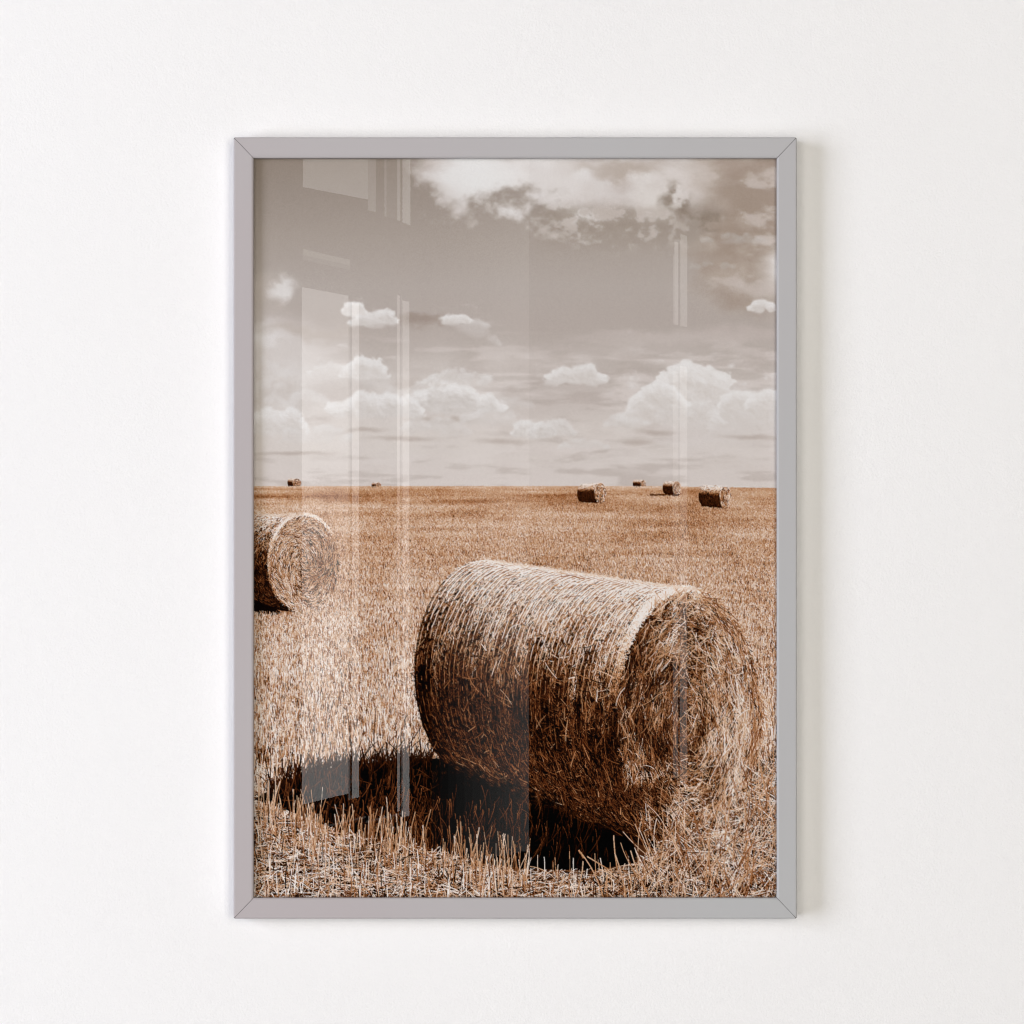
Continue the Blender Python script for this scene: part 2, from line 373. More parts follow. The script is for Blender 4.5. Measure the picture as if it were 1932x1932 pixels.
    cumulus(1340, 505, 44, 12, 20, 77, 200, 184, soft=.9, alpha=.6, size=.8)
    cumulus(708, 606, 46, 26, 40, 2, 230, 200, soft=.6, size=.55)
    cumulus(668, 590, 18, 16, 14, 3, 232, 215, soft=.5, size=.7)
    cumulus(890, 626, 60, 20, 44, 4, 224, 196, tilt=.42, soft=.9, size=.7, alpha=.85)
    cumulus(860, 607, 22, 14, 14, 6, 230, 205, soft=.6, size=.8)
    cumulus(690, 704, 44, 28, 34, 5, 231, 206, soft=.5, size=.6)
    cumulus(625, 702, 46, 24, 26, 15, 229, 208, soft=.8, alpha=.9, size=.6)
    cumulus(862, 722, 64, 19, 44, 7, 228, 204, size=.75, soft=.7)
    blend(.8 * ell(845, 792, 70, 8, .9, .4), (184, 172, 164))
    cumulus(852, 765, 86, 38, 70, 8, 231, 196, soft=.64, size=.6, rough=.6)
    cumulus(710, 775, 84, 38, 60, 18, 230, 202, soft=.64, alpha=.95, size=.6, rough=.6)
    cumulus(1086, 716, 50, 26, 60, 9, 230, 204, flat=.35, soft=.6, size=.6, rough=.6)
    cumulus(1425, 800, 95, 60, 60, 12, 229, 206, soft=.8, size=.6)
    cumulus(1265, 790, 80, 54, 60, 13, 229, 205, soft=.7, size=.55)
    cumulus(1310, 735, 66, 54, 90, 10, 232, 208, size=.42, soft=.4, rough=.34)
    cumulus(1245, 760, 50, 36, 50, 11, 231, 206, size=.45, soft=.5, rough=.38)
    cumulus(1395, 764, 36, 28, 34, 14, 230, 207, soft=.5, rough=.4); cumulus(1447, 768, 40, 32, 34, 34, 230, 207, soft=.5, rough=.4)
    blend(.6 * ell(1330, 820, 130, 34, .9, .6), (216, 210, 207))
    cumulus(1432, 584, 24, 18, 34, 35, 229, 204, soft=.6, size=.5, rough=.5)
    cumulus(515, 806, 56, 38, 54, 16, 230, 206, soft=.6, size=.6, rough=.6)
    cumulus(590, 828, 70, 24, 34, 26, 223, 206, soft=.8, alpha=.85, size=.7)
    cumulus(820, 812, 66, 24, 34, 46, 225, 203, soft=.8, alpha=.85, size=.7)
    cumulus(1000, 818, 46, 22, 36, 56, 228, 200, soft=.6, alpha=.95, size=.7, rough=.6); cumulus(1040, 815, 44, 22, 30, 57, 227, 202, soft=.7, alpha=.9, size=.7)
    cumulus(1100, 843, 50, 14, 24, 58, 223, 206, soft=.8, alpha=.85, size=.8); cumulus(1180, 800, 40, 20, 24, 59, 225, 204, soft=.7, alpha=.85, size=.7)
    cumulus(925, 796, 60, 24, 30, 60, 223, 205, soft=.8, alpha=.85, size=.7)
    for cx, cy, rx, ry in ((765, 827, 70, 5), (1196, 833, 30, 6), (950, 832, 50, 6), (560, 856, 80, 4), (1420, 822, 60, 6), (690, 812, 40, 5), (1230, 813, 40, 6)):
        blend(.75 * ell(cx, cy, rx, ry, .9, .22), (184, 172, 165))
    for _ in range(2):                                   # the lens draws cloud edges softly
        img = (np.roll(img, 1, 0) + img * 2 + np.roll(img, -1, 0)) / 4; img = (np.roll(img, 1, 1) + img * 2 + np.roll(img, -1, 1)) / 4
    img += (rng.random((h, w, 1), dtype=np.float32) - .5) * 11
    return img

# ------------------------------------------------------------------ straw field, bales
HZ = lambda u: 917.5 + np.maximum(0, np.asarray(u, float) - 1250) * .018
class Bale:
    """a round bale as the print shows it: rear and front end ellipses, light from above right"""
    def __init__(s, c0, r0, c1, r1):
        s.c0, s.r0, s.c1, s.r1 = [np.array(x, float) for x in (c0, r0, c1, r1)]
    def at(s, t, th):
        t = np.asarray(t)[..., None]
        c = s.c0 + (s.c1 - s.c0) * t; r = s.r0 + (s.r1 - s.r0) * t
        return c + r * np.stack([-np.sin(th), -np.cos(th)], -1)
    def mask(s, h, w):
        m = np.zeros((h, w), bool)
        lo = np.minimum(s.c0 - s.r0, s.c1 - s.r1); hi = np.maximum(s.c0 + s.r0, s.c1 + s.r1)
        x0, y0 = np.maximum(((lo - (U0, V0)) * SS).astype(int), 0); x1, y1 = ((hi - (U0, V0)) * SS).astype(int) + 1
        y, x = np.mgrid[y0:min(y1, h), x0:min(x1, w)]
        x = (x + .5) / SS + U0; y = (y + .5) / SS + V0
        a = np.zeros(x.shape, bool)
        for t in np.linspace(0, 1, 90):
            c = s.c0 + (s.c1 - s.c0) * t; r = s.r0 + (s.r1 - s.r0) * t
            a |= ((x - c[0]) / r[0]) ** 2 + ((y - c[1]) / r[1]) ** 2 < 1
        m[y0:min(y1, h), x0:min(x1, w)] = a
        return m

MAIN = Bale((915, 1268), (133, 211), (1300, 1366), (137, 254))
LEFT = Bale((452, 1056), (64, 85), (573, 1063), (66, 93))
SMALL = [Bale((1098, 931), (9, 18), (1133, 931), (11, 20)), Bale((1328, 936), (10, 21), (1369, 939), (11, 22)),
         Bale((1256, 920), (6, 12), (1277, 921), (8, 13.5)), Bale((1198, 913), (4, 8), (1214, 914), (5, 8.6)),
         Bale((547, 911), (4.5, 8.3), (560, 911.5), (8, 8.6)), Bale((705, 915.5), (4, 5), (714, 915.5), (5, 5.4))]

def field_strokes(img, v_lo, v_hi, cover, bright, seed, keep=None, lying=.12, tall=1., spread=1.):
    r = np.random.default_rng(seed)
    us, vs = [], []
    v = v_lo
    while v < v_hi:
        s = max(v - 917, 0) / 778
        L = (1.7 + 9 * s + 26 * s ** 2.2); wd = .58 + .48 * s + .34 * s ** 2
        dv = max(1., L * .12)
        n = r.poisson(PW * dv * cover / (L * wd))
        us.append(r.uniform(U0 - 5, U1 + 5, n)); vs.append(v + r.uniform(0, dv, n)); v += dv
    u = np.concatenate(us); v = np.concatenate(vs)
    ok = v > HZ(u) + 1
    if keep is not None: ok &= keep(u, v)
    u, v = u[ok], v[ok]; o = np.argsort(v); u, v = u[o], v[o]; n = len(u)
    s = np.clip((v - 917) / 778, 0, 1)
    L = ((1.7 + 9 * s + 26 * s ** 2.2)) * r.uniform(.5, 1.3, n) * tall
    wd = (.58 + .48 * s + .34 * s ** 2) * r.uniform(.7, 1.3, n)
    ly = r.random(n) < lying * (.3 + 1.2 * s)
    ang = np.where(ly, r.uniform(-1.75, 1.75, n), r.normal(0, .10, n))
    P1 = np.stack([u + np.sin(ang) * L, v - np.cos(ang) * L * np.where(ly, .6, 1)], -1)
    sp = (.06 + .24 * np.sqrt(s)) * spread
    q = bright(u, v) + r.normal(0, 1, n) * sp
    dark = r.random(n) < .07 + .24 * np.sqrt(s)
    q = np.where(dark, q - .42 * (.3 + np.sqrt(s)), q)
    strokes(img, np.stack([u, v], -1), P1, r.normal(0, .03, n), wd, straw(q - .06 * np.sqrt(s)), straw(q + .05), edge=.30)

def straw_disc(img, B, n, qfun, L, wd, seed, jitter=.35, rmax=1., swirl=0.):
    """straw ends and coils on the front end face"""
    r = np.random.default_rng(seed)
    rad = np.sqrt(r.random(n)) * rmax; ph = r.uniform(0, 2 * np.pi, n)
    ang = r.normal(0, jitter, n) + swirl * (1 - rad) + .35 * np.sin(3 * ph + 5 * rad) * (swirl > 0) + np.where(r.random(n) < .16, r.uniform(-1.5, 1.5, n), 0)
    p = np.stack([np.sin(ph), -np.cos(ph)], -1) * rad[:, None]
    tan = np.stack([np.cos(ph + ang), np.sin(ph + ang)], -1)
    ln = L * r.uniform(.4, 1.3, n) / B.r1[1]
    a = B.c1 + B.r1 * (p - tan * ln[:, None] * .5); b = B.c1 + B.r1 * (p + tan * ln[:, None] * .5)
    q = qfun(p[:, 0], p[:, 1]) + r.normal(0, .2, n)
    q = np.where(r.random(n) < .26, q - .40, q)
    strokes(img, a, b, r.normal(0, .06, n) + .05, wd * r.uniform(.6, 1.3, n), straw(q - .06), straw(q + .08), edge=.42)

def straw_side(img, B, n, qfun, L, wd, seed, th0=-.2, th1=3.05, circ=.6, spread=.2, fleck=1.):
    r = np.random.default_rng(seed)
    t = r.random(n); th = r.uniform(th0, th1, n)
    al = np.where(r.random(n) < circ, r.normal(np.pi / 2, .5, n), r.uniform(0, np.pi, n))
    ln = L * r.uniform(.35, 1.2, n) * (.75 + .35 * t)
    ax = np.linalg.norm(B.c1 - B.c0); rad = B.r1.mean()
    dt = np.cos(al) * ln / ax * .5; dth = np.sin(al) * ln / rad * .5
    a = B.at(t - dt, th - dth); b = B.at(t + dt, th + dth)
    q = qfun(t, np.degrees(th)) 
    sc = spread * (.35 + np.clip(q * 1.6, 0, 1) * .9)
    q = q + r.normal(0, 1, n) * sc
    q = np.where(r.random(n) < np.interp(np.degrees(th), [-10, 20, 40, 60, 80], [.13, .18, .27, .40, .30]) * fleck, q - np.where(np.degrees(th) < 30, .62, .40), q)
    strokes(img, a, b, r.normal(0, .05, n), wd * r.uniform(.6, 1.3, n) * (.8 + .35 * t), straw(q - .04), straw(q + .05), edge=.34)

def paint_print():
    H, W = PH * SS, PW * SS
    img = np.zeros((H, W, 3), np.float32); lab = np.zeros((H, W), np.uint8)     # 0 sky, 1 field, 2.. bales
    sky = paint_sky()
    img[:640 * SS] = np.repeat(np.repeat(sky, SS, 0), SS, 1)
    vv = ((np.arange(H) + .5) / SS + V0)[:, None]; uu = ((np.arange(W) + .5) / SS + U0)[None, :]
    fld = vv > HZ(uu); lab[fld] = 1
    lown = fbm(PH, PW, 9, 190, 5, 900); midn = fbm(PH, PW, 60, 60, 4, 950); gapn = fbm(PH, PW, 22, 12, 4, 970)
    def samp(a, u, v):
        return a[np.clip((v - V0).astype(int), 0, PH - 1), np.clip((u - U0).astype(int), 0, PW - 1)]
    def bright(u, v):
        s = np.clip((v - 917) / 778, 0, 1)
        q = np.interp(v, [917, 924, 935, 950, 980, 1040, 1120, 1250, 1400, 1500, 1600, 1700], [.70, .61, .55, .61, .66, .685, .72, .77, .80, .79, .76, .74])
        q = q + (samp(lown, u, v) - .5) * np.interp(v, [917, 1000, 1200], [.42, .34, .14]) + (samp(midn, u, v) - .5) * .20 + (samp(gapn, u, v) - .5) * .34 * sstep(980, 1300, v)
        q = q + .07 * np.exp(-((u - 560) / 150) ** 2) * sstep(1100, 1300, v) - .04 * np.exp(-((u - 1330) / 160) ** 2 - ((v - 1010) / 70) ** 2)
        q = q + .05 * np.exp(-((u - 1380) / 90) ** 2 - ((v - 1030) / 16) ** 2)
        for k, (v0, sl) in enumerate(((926, .004), (936, -.006), (948, .008), (966, -.01), (1020, .01))):
            q = q - .07 * np.exp(-((v - v0 - (u - 970) * sl) / (1.6 + k * .9)) ** 2) * (samp(midn, u, v * 0 + 400 + 40 * k) > .45)
        return q
    base = np.stack([np.interp(vv[:, 0], [917, 1000, 1150, 1400, 1700], c) for c in ([200, 186, 150, 100, 60], [152, 136, 100, 60, 32], [114, 98, 66, 34, 17])], -1)
    img = np.where(fld[..., None], base[:, None, :].astype(np.float32), img)
    # far bales stand on the field before the stubble is drawn over their feet
    masks = []
    def small(B, i):
        m = B.mask(H, W); masks.append((m, 4 + i))
        sz = B.r1[1]
        y0, y1, x0, x1 = [int(k) for k in ((B.c1[1] - 40 - V0) * SS, (B.c1[1] + 40 - V0) * SS, max(0, (B.c0[0] - 50 - U0) * SS), (B.c1[0] + 50 - U0) * SS)]
        crop = (slice(y0, y1), slice(x0, x1)); before = img[crop].copy(); rnd = np.repeat(np.repeat(np.random.default_rng(i).random(((y1 - y0) // 2 + 1, (x1 - x0) // 2 + 1)), 2, 0), 2, 1)[:y1 - y0, :before.shape[1]]
        grow = m.copy(); grow[1:] |= m[:-1]; grow[:-2] |= m[2:]; grow[:, 2:] |= m[:, :-2]
        keep_ = m | (grow & np.pad(rnd > .4, ((y0, H - y1), (x0, W - x0 - rnd.shape[1]))))
        img[m] = (40, 22, 14)
        lit = (lambda t, d: np.interp(d, [-10, 30, 52, 66, 80, 130, 175], [1.05, .98, .80, .55, .17, .16, .05]))
        straw_side(img, B, int(150 + sz * 95), lit, max(1.8, sz * .16), max(.45, .04 * sz), 300 + i, spread=.07, fleck=.4)
        e = (((uu - B.c1[0]) / B.r1[0]) ** 2 + ((vv - B.c1[1]) / B.r1[1]) ** 2) < 1
        img[e] = (150, 96, 62)
        straw_disc(img, B, int(60 + sz * 26), lambda x, y: .66 + .14 * x - .05 * y, max(2.2, sz * .3), max(.5, .05 * sz), 330 + i, rmax=.95)
        ph = np.linspace(-1.5, 1.0, 90)
        ring = B.c1 + B.r1 * np.stack([np.sin(ph), -np.cos(ph)], -1)
        strokes(img, ring[:-1], ring[1:], 0, max(.5, .045 * sz), straw(np.full(89, .93)), straw(np.full(89, .9)), edge=0)
        sub = img[crop]; sub[~keep_[crop]] = before[~keep_[crop]]
    for i in (3, 4, 5): small(SMALL[i], i)
    field_strokes(img, 917, 962, 2.6, bright, 40, keep=lambda u, v: v < 948)
    field_strokes(img, 944, 968, 2.6, bright, 43)
    for i in (2, 0, 1): small(SMALL[i], i)
    smallm = np.zeros((H, W), bool)
    for m_, i_ in masks: smallm |= m_
    for B in (SMALL[0], SMALL[1], SMALL[2]):        # short dark shadow at their feet, to the left
        r = np.random.default_rng(5); n = 120
        x = r.uniform(B.c0[0] - 2.2 * B.r1[1], B.c1[0] + 2, n); y = B.c1[1] + B.r1[1] * .97 + r.normal(0, .7, n)
        strokes(img, np.stack([x, y], -1), np.stack([x + r.uniform(1, 5, n), y - r.uniform(0, 2, n)], -1), 0, .7, straw(r.uniform(.1, .4, n)), straw(r.uniform(.1, .4, n)))
    field_strokes(img, 948, 1130, 2.6, bright, 41, keep=lambda u, v: ~(smallm[np.clip(((v - V0) * SS).astype(int), 0, H - 1), np.clip(((u - U0) * SS).astype(int), 0, W - 1)]))
    # ---- the bale cut by the left edge
    mL = LEFT.mask(H, W); masks.append((mL, 3))
    img[mL] = (30, 17, 11)
    litL = lambda t, d: np.interp(d, [-12, 15, 35, 55, 75, 95, 130, 175], [1.1, 1.04, .90, .68, .42, .2, .22, .06])
    straw_side(img, LEFT, 6500, litL, 11, .8, 60, spread=.2, circ=.75)
    e = ((uu - LEFT.c1[0]) / LEFT.r1[0]) ** 2 + ((vv - LEFT.c1[1]) / LEFT.r1[1]) ** 2 < 1
    img[e] = (70, 40, 24)
    qd = lambda x, y: .64 - .06 * x - .10 * y * (y < 0) + .12 * sstep(.2, .9, y) - .10 * np.exp(-((x - .45) ** 2 + (y - .2) ** 2) / .12)
    straw_disc(img, LEFT, 5400, qd, 14, .85, 61, jitter=.32, swirl=.5)
    ph = np.linspace(-2.5, 1.2, 400); r = np.random.default_rng(3)
    for k in range(5):
        ring = LEFT.c1 + LEFT.r1 * (1.0 + .011 * k - .02) * np.stack([np.sin(ph), -np.cos(ph)], -1) + r.normal(0, .7, (400, 2))
        qq = np.interp(ph[:-1], [-2.5, -1.4, -.9, .6, 1.2], [.45, .7, .98, .98, .6]) + r.normal(0, .14, 399)
        on = r.random(399) < np.interp(ph[:-1], [-2.5, -1.5, -.8, .4, 1.2], [.12, .5, .8, .6, .2])
        strokes(img, ring[:-1][on], (ring[1:] + r.normal(0, 1.2, (399, 2)))[on], 0, 1.0, straw(qq)[on], straw(qq)[on], edge=.2)
    n = 160; a = r.uniform(-1.2, .2, n); p = np.stack([r.uniform(474, 580, n), r.normal(971, 2, n)], -1)
    strokes(img, p, p + np.stack([r.normal(0, 6, n), -r.uniform(0, 5, n)], -1), .05, .8, straw(r.uniform(.7, 1, n)), straw(r.uniform(.7, 1, n)))
    sh = poly_mask(H, W, [(470, 1128), (512, 1144), (532, 1156), (520, 1161), (470, 1163)]); img[sh] = (16, 10, 8)
    keepL = lambda u, v: ~((u < 560) & (v < 1160)) & ~((u < 646) & (v < 1150) & (((u - 573) / 68) ** 2 + ((v - 1063) / 95) ** 2 < 1.0))
    # stubble in front of it, back to front down to the foot of the great bale
    field_strokes(img, 1130, 1565, 2.6, bright, 42, keep=lambda u, v: keepL(u, v) & (v < 1565), lying=.34)
    # ---- cast shadow of the great bale
    S = [(480, 1508), (520, 1484), (566, 1462), (640, 1446), (720, 1436), (800, 1430), (1000, 1440), (1205, 1600), (1196, 1628), (1120, 1642), (1000, 1640), (925, 1632), (850, 1606),
         (760, 1588), (700, 1580), (640, 1566), (590, 1548), (540, 1528)]
    m = poly_mask(H, W, S); img[m] = (9, 8, 8)
    r = np.random.default_rng(8)
    n = 900; k = r.random(n)                     # ragged upper rim: dark stalks against the light field
    x = r.uniform(500, 815, n); y = np.interp(x, [494, 520, 566, 640, 720, 800, 815], [1502, 1484, 1462, 1446, 1436, 1430, 1430]) + r.normal(5, 5, n)
    ln = r.exponential(11, n) + 3; an = r.normal(.12, .35, n)
    strokes(img, np.stack([x, y], -1), np.stack([x + np.sin(an) * ln, y - np.cos(an) * ln], -1), r.normal(0, .08, n), 1.3, straw(r.uniform(0, .16, n)), straw(r.uniform(.02, .25, n)))
    n = 1500; x = r.uniform(525, 1010, n); y = r.uniform(1455, 1625, n); ln = r.uniform(8, 40, n); an = r.normal(.1, .22, n) + np.where(r.random(n) < .25, r.uniform(-1.4, 1.4, n), 0)
    qq = r.uniform(.14, .52, n) * (r.random(n) < .85) * np.interp(y, [1450, 1560, 1625], [.6, .9, 1.])
    strokes(img, np.stack([x, y], -1), np.stack([x + np.sin(an) * ln, y - np.cos(an) * ln], -1), .04, 1.4, straw(qq * .7), straw(qq), edge=.3)
    # ---- the great bale
    mM = MAIN.mask(H, W); masks.append((mM, 2))
    img[mM] = (14, 10, 8)
    pk = fbm(256, 256, 9, 14, 4, 70)
    def litM(t, d):
        q = np.interp(d, [-14, 12, 28, 42, 56, 68, 77, 86, 96, 115, 138, 155, 172], [1.25, 1.2, 1.06, .88, .72, .55, .38, .26, .18, .22, .25, .15, .03]) + .16 * sstep(.90, .98, t) * (d < 58)
        nz = pk[np.clip((t * 255).astype(int), 0, 255), np.clip((d + 20).astype(int), 0, 255)] - .5
        q = q + nz * np.interp(d, [0, 30, 60, 85, 110], [.08, .45, 1.1, .8, .25])
        return q - .16 * sstep(.10, .0, t) * (d > 50) - .06 * sstep(.92, 1., t) * (d > 70)
    straw_side(img, MAIN, 40000, litM, 15, .9, 80, circ=.5, spread=.2)
    # bale net: strings round the bale
    for k in range(44):
        t = k / 43 * .97 + .012; d = np.arange(-11, 150, 2.); r2 = np.random.default_rng(500 + k)
        p = MAIN.at(np.full(len(d), t) + r2.normal(0, .0012, len(d)), np.radians(d))
        q = np.interp(d, [-11, 40, 60, 78, 95, 150], [1., .98, .9, .54, .36, .32]) + r2.normal(0, .08, len(d))
        on = r2.random(len(d) - 1) < np.interp(d[:-1], [-11, 30, 70, 100, 150], [.8, .9, .85, .62, .3])
        strokes(img, p[:-1][on] + (1.5, .9), p[1:][on] + (1.5, .9), 0, 1.0, straw(q[:-1] * .42)[on], straw(q[1:] * .42)[on], edge=0)
        strokes(img, p[:-1][on], p[1:][on], 0, np.interp(d[:-1], [0, 40, 70, 90], [1.9, 1.9, 1.3, .9])[on], straw(q[:-1])[on], straw(q[1:])[on], edge=.1)
    straw_side(img, MAIN, 1000, lambda t, d: np.where(d < 78, litM(t, d) + .06, litM(t, d) + .05), 30, 1.3, 81, circ=.35, spread=.2)
    # front end
    e = ((uu - MAIN.c1[0]) / MAIN.r1[0]) ** 2 + ((vv - MAIN.c1[1]) / MAIN.r1[1]) ** 2 < 1
    img[e] = (24, 14, 9)
    pk2 = fbm(200, 200, 15, 15, 4, 99)
    def qM(x, y):
        nz = pk2[np.clip(((y + 1) * 99).astype(int), 0, 199), np.clip(((x + 1) * 99).astype(int), 0, 199)] - .5
        return .50 + .25 * x + .04 * np.abs(y) + .10 * sstep(.35, .9, np.hypot(x, y)) * (x > -.2) + nz * np.interp(x, [-1, 0, 1], [1.1, 1.0, .5]) - .15 * np.exp(-((x + .15) ** 2 + (y - .0) ** 2) / .10)
    straw_disc(img, MAIN, 11000, qM, 32, .95, 82, jitter=.36)
    straw_disc(img, MAIN, 1000, lambda x, y: qM(x, y) + .12, 48, 1.1, 83, jitter=.75, rmax=.99)
    r = np.random.default_rng(84)
    ph = np.radians(np.linspace(-78, 14, 500))          # net hem along the near rim, white where the sun catches it
    for k in range(11):
        sc = 1.0 + r.normal(0, .005); ring = MAIN.c1 + np.array([-20. * (k / 16), -5.5 * (k / 16)]) + MAIN.r1 * sc * np.stack([np.sin(ph), -np.cos(ph)], -1) + r.normal(0, 1.2, (500, 2))
        qq = np.interp(np.degrees(ph[:-1]), [-78, -60, -40, 6, 14], [.45, .75, 1.05, 1.05, .9]) + r.normal(0, .14, 499)
        on = r.random(499) < np.interp(np.degrees(ph[:-1]), [-78, -56, -30, 5, 14], [.03, .25, .6, .5, .1])
        strokes(img, ring[:-1][on], (ring[1:] + r.normal(0, 2.4, (499, 2)))[on], 0, 1.4, straw(qq)[on], straw(qq)[on], edge=.2)
    n = 420; ph = np.radians(r.uniform(-35, 200, n)); rim = MAIN.c1 + MAIN.r1 * r.uniform(.9, 1.01, n)[:, None] * np.stack([np.sin(ph), -np.cos(ph)], -1)
    dr = np.stack([np.sin(ph + r.normal(.8, .7, n)), -np.cos(ph + r.normal(.8, .7, n))], -1) * r.uniform(5, 26, n)[:, None]
    strokes(img, rim, rim + dr, r.normal(0, .08, n), 1.4, straw(r.uniform(.4, .9, n)), straw(r.uniform(.55, 1, n)), edge=.4)
    n = 520; ph = np.radians(r.uniform(8, 120, n)); rr = r.uniform(.86, 1.005, n)       # brown coils that outline the far rim
    dp = r.uniform(.04, .13, n); jt = r.normal(0, .03, n)
    a_ = MAIN.c1 + MAIN.r1 * rr[:, None] * np.stack([np.sin(ph), -np.cos(ph)], -1); b_ = MAIN.c1 + MAIN.r1 * (rr + jt)[:, None] * np.stack([np.sin(ph + dp), -np.cos(ph + dp)], -1)
    qq = np.clip(r.normal(.46, .2, n), .08, .95); strokes(img, a_, b_, .03, 1.1, straw(qq - .05), straw(qq + .05), edge=.4)
    n = 500; t = r.random(n); p = MAIN.at(t, np.full(n, -.15) + r.normal(0, .04, n))      # wisps along the top outline
    an = r.uniform(-1.5, 1.9, n); ln = r.uniform(3, 11, n)
    strokes(img, p, p + np.stack([np.sin(an) * ln, -np.cos(an) * ln * .45 - .5], -1), .05, 1.1, straw(r.uniform(.7, 1, n)), straw(r.uniform(.7, 1, n)), edge=.2)
    # blackness under the belly
    m = poly_mask(H, W, [(815, 1452), (905, 1474), (1040, 1528), (1140, 1578), (1208, 1608), (1190, 1628), (1100, 1636), (1000, 1634), (900, 1600), (820, 1560)])
    nz = np.repeat(np.repeat(fbm(PH, PW, 8, 8, 3, 61), SS, 0), SS, 1)
    sf = np.interp(uu[0], [815, 905, 1040, 1140, 1208], [1452, 1474, 1528, 1578, 1608])
    fade = sstep(-34, 16, (vv - sf[None, :]) + (nz - .5) * 70) * sstep(790, 850, uu + (nz - .5) * 30) * (vv < 1640) * sstep(1206, 1196, uu)
    fade = fade * (vv < np.interp(uu[0], [800, 925, 1000, 1120, 1196, 1206], [1600, 1630, 1638, 1640, 1626, 1615])[None, :])
    img *= (1 - fade * .93)[..., None]
    n = 420; x = r.uniform(740, 1150, n) - r.exponential(20, n); y = r.uniform(1520, 1632, n); ln = r.uniform(10, 46, n); an = r.normal(.1, .32, n)
    qq = r.uniform(.08, .46, n) * np.interp(x, [980, 1060], [1, .7]); strokes(img, np.stack([x, y], -1), np.stack([x + np.sin(an) * ln, y - np.cos(an) * ln], -1), .05, 1.2, straw(qq * .6), straw(qq), edge=.3)
    # ---- foreground: matted straw and standing stubble before the shadow
    edge_v = lambda u: np.interp(u, [470, 500, 560, 640, 700, 760, 850, 925, 1000, 1120, 1196, 1215, 1240, 1320, 1400, 1430, 1480],
                                 [1504, 1522, 1545, 1566, 1580, 1588, 1606, 1632, 1640, 1641, 1628, 1612, 1590, 1560, 1500, 1440, 1400])
    r = np.random.default_rng(90)
    def mat(n, vlo, vhi, L, wd, seed, qm, keep, flat=.55, edge=.55):
        r = np.random.default_rng(seed)
        u = r.uniform(U0 - 20, U1 + 20, n); v = r.uniform(vlo, vhi, n); ok = keep(u, v); u, v = u[ok], v[ok]; o = np.argsort(v); u, v = u[o], v[o]; n = len(u)
        an = r.uniform(-np.pi / 2, np.pi / 2, n); ln = L * r.uniform(.35, 1.3, n)
        d = np.stack([np.cos(an), np.sin(an) * np.where(u > 1200, .95, flat)], -1) * ln[:, None] * .5
        c = np.stack([u, v], -1); q = qm(u, v) + r.normal(0, .24, n); q = np.where(r.random(n) < .36, q - .52, q)
        strokes(img, c - d, c + d, r.normal(0, .07, n), wd * r.uniform(.6, 1.3, n), straw(q - .06), straw(q + .08), edge=edge)
    qf = lambda u, v: .80 + (samp(midn, u, v) - .5) * .55 - .05 * sstep(1640, 1700, v) + .05 * np.exp(-((u - 1360) / 80) ** 2)
    front = lambda u, v: v > edge_v(u) + 3
    # dark soil between
    ed = edge_v(uu[0])[None, :]
    fr = sstep(0, 10, vv - ed + (nz - .5) * 14)[..., None]
    img[:] = img * (1 - fr * .65) + np.array((30, 18, 12), np.float32) * fr * .65
    mat(23000, 1400, 1712, 22, .95, 91, qf, front)
    mat(1500, 1420, 1712, 48, 1.35, 92, lambda u, v: qf(u, v) + .18, front)
    n = 360; u = r.normal(0, 1, n)                       # standing stubble along the shadow's near edge
    cl = np.array([560, 585, 600, 648, 680, 700, 720, 745, 765, 800, 850, 880, 905, 915, 935, 955, 975, 990, 520, 500])
    u = cl[r.integers(0, len(cl), n)] + r.normal(0, 9, n); v = edge_v(u) + r.uniform(-2, 60, n); o = np.argsort(v); u, v = u[o], v[o]
    ln = r.uniform(20, 78, n); an = r.normal(.03, .13, n); qq = r.uniform(.5, .92, n)
    strokes(img, np.stack([u, v], -1), np.stack([u + np.sin(an) * ln, v - np.cos(an) * ln], -1), r.normal(0, .02, n), r.uniform(1.0, 1.7, n), straw(qq - .25), straw(qq), edge=.5)
    field_strokes(img, 1540, 1745, .34, lambda u, v: .74 + (samp(midn, u, np.minimum(v, 1700)) - .5) * .4, 93, keep=lambda u, v: (v > edge_v(u) + 12) & (u < 1230), lying=.2, tall=1.1)
    n = 260; u = r.uniform(1200, 1480, n); v = r.uniform(1480, 1720, n); ln = r.uniform(40, 105, n); an = r.normal(.1, .5, n); qq = r.uniform(.35, .9, n)
    ok = v - ln * .6 > edge_v(u) - 40; u, v, ln, an, qq = u[ok], v[ok], ln[ok], an[ok], qq[ok]; n = len(u)
    strokes(img, np.stack([u, v], -1), np.stack([u + np.sin(an) * ln, v - np.cos(an) * ln], -1), r.normal(0, .05, n), r.uniform(1.0, 1.7, n), straw(qq - .1), straw(qq), edge=.5)
    # single long stalks in front of the dark hollow
    for (x0, y0, x1, y1, bd) in ((1140, 1700, 1092, 1604, .06), (1165, 1640, 1158, 1576, -.02), (1182, 1700, 1160, 1610, .03), (1148, 1640, 1108, 1616, 0), (1085, 1690, 1100, 1625, .05), (1225, 1690, 1190, 1605, -.03)):
        strokes(img, [(x0, y0)], [(x1, y1)], bd, 2.3, straw(np.array([.5])), straw(np.array([.74])), edge=.5)
    p = np.array([(1092, 1604), (1096, 1609), (1098, 1613)]); strokes(img, p, p + (3, 6), 0, 3.5, straw(np.full(3, .62)), straw(np.full(3, .5)))
    for m, i in masks: lab[m & ((i != 2) | (vv <= ed + 3))] = i
    strokes(img, [(1338, 917.6), (1385, 918.3), (1300, 917.4)], [(1372, 918.0), (1412, 918.7), (1318, 917.5)], 0, .9, np.full((3, 3), 216., np.float32), np.full((3, 3), 222., np.float32), edge=0)
    lab[(lab == 0) & (vv > 925)] = 1
    # one bale's foot can hide behind the ground line
    out = img.reshape(PH, SS, PW, SS, 3).mean((1, 3)); lab = lab[::SS, ::SS]
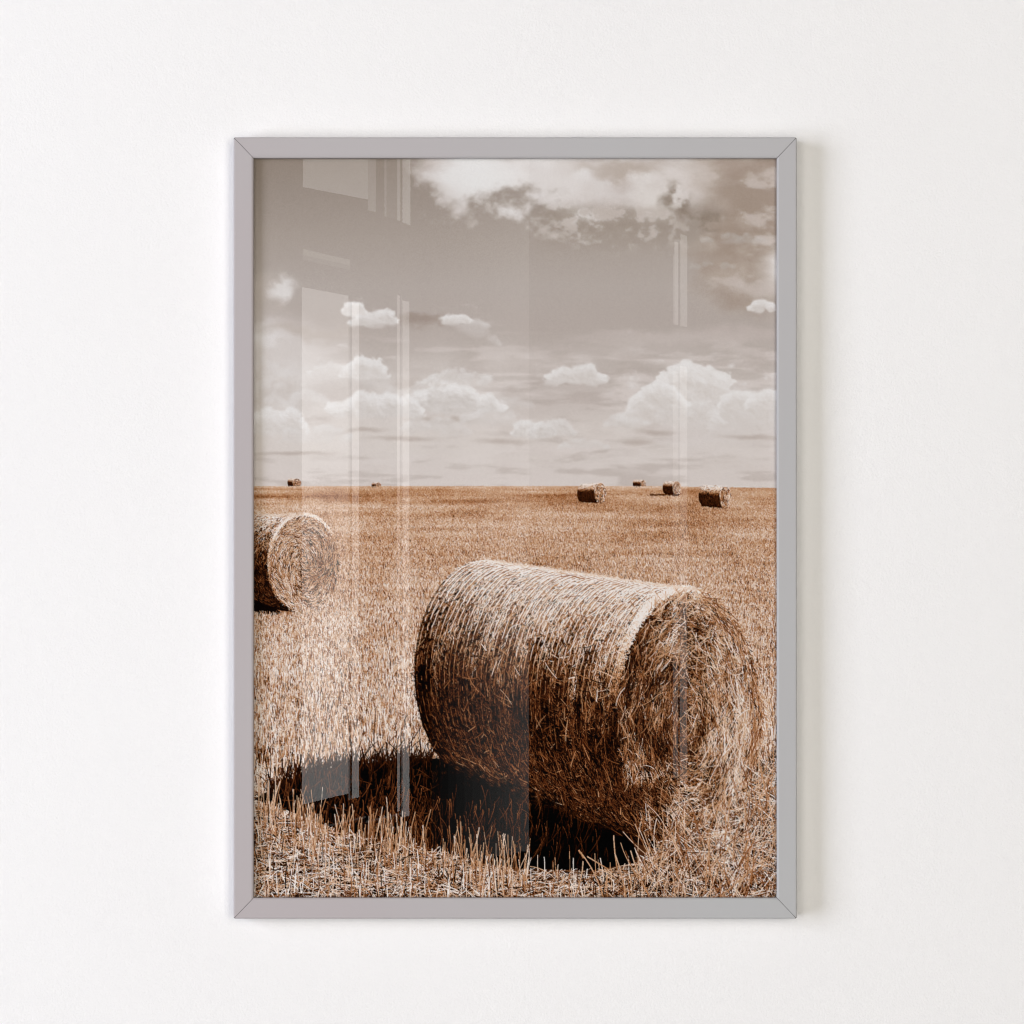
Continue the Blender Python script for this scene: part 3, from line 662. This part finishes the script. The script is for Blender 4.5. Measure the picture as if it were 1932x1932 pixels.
    return np.clip(out, 0, 255), lab

# ------------------------------------------------------------------ the sheet in the frame
img, lab = paint_print()
PRINT_Y = FRONT + .0079
IRR = 1.0                                   # light falling on the sheet, relative to a white page
GAIN = np.array([1.0, 1.01, 1.03], np.float32)       # the room light is a little warm
def to_lin(c):
    c = np.clip(c / 255., 0, 1)
    return np.where(c <= .04045, c / 12.92, ((c + .055) / 1.055) ** 2.4)
ink = np.clip((to_lin(img) - .0012) / IRR * GAIN, .0015, .86).astype(np.float32)
kz = K * (D + PRINT_Y - FRONT) / D            # the sheet lies a little deeper than the frame front
gx = ((np.arange(PW) + .5 + U0) - 966.0) * kz; gz = ZC - ((np.arange(PH) + .5 + V0) - 966.0) * kz
def sheet(name, sel, parent):
    """the cells of the sheet where sel holds, as one flat mesh coloured by the ink at its corners"""
    ys, xs = np.nonzero(sel)
    quad = np.stack([ys * PW + xs, (ys + 1) * PW + xs, (ys + 1) * PW + xs + 1, ys * PW + xs + 1], -1)
    ids, inv = np.unique(quad.ravel(), return_inverse=True)
    co = np.empty((len(ids), 3), np.float32); co[:, 0] = gx[ids % PW]; co[:, 1] = PRINT_Y; co[:, 2] = gz[ids // PW]
    n = len(ys)
    me = bpy.data.meshes.new(name); me.vertices.add(len(ids)); me.vertices.foreach_set('co', co.ravel())
    me.loops.add(n * 4); me.loops.foreach_set('vertex_index', inv.astype(np.int32).ravel())
    me.polygons.add(n); me.polygons.foreach_set('loop_start', np.arange(0, n * 4, 4, dtype=np.int32))
    me.update(calc_edges=True)
    at = me.color_attributes.new('ink', 'FLOAT_COLOR', 'POINT')
    col = np.ones((len(ids), 4), np.float32); col[:, :3] = ink.reshape(-1, 3)[ids]
    at.data.foreach_set('color', col.ravel())
    o = link(name, me, M_PRINT, parent)
    return o
cell = lab[:-1, :-1]
art = local(sheet('art_print', cell == 0, root))                   # the paper with the printed sky
sheet('printed_field', cell == 1, art)
desc = {2: 'large straw bale in the foreground of the print', 3: 'straw bale cut by the left edge of the print', 4: 'middle distant bale, leftmost of the four right of centre',
        5: 'largest of the distant bales, furthest right', 6: 'small distant bale beside the largest distant one', 7: 'tiny bale on the skyline between two distant bales',
        8: 'tiny bale on the skyline above the cut-off bale', 9: 'tiniest bale, half sunk behind the skyline left of centre'}
for i in range(2, 10):
    o = sheet('printed_hay_bale', cell == i, art); o['label'] = desc[i]
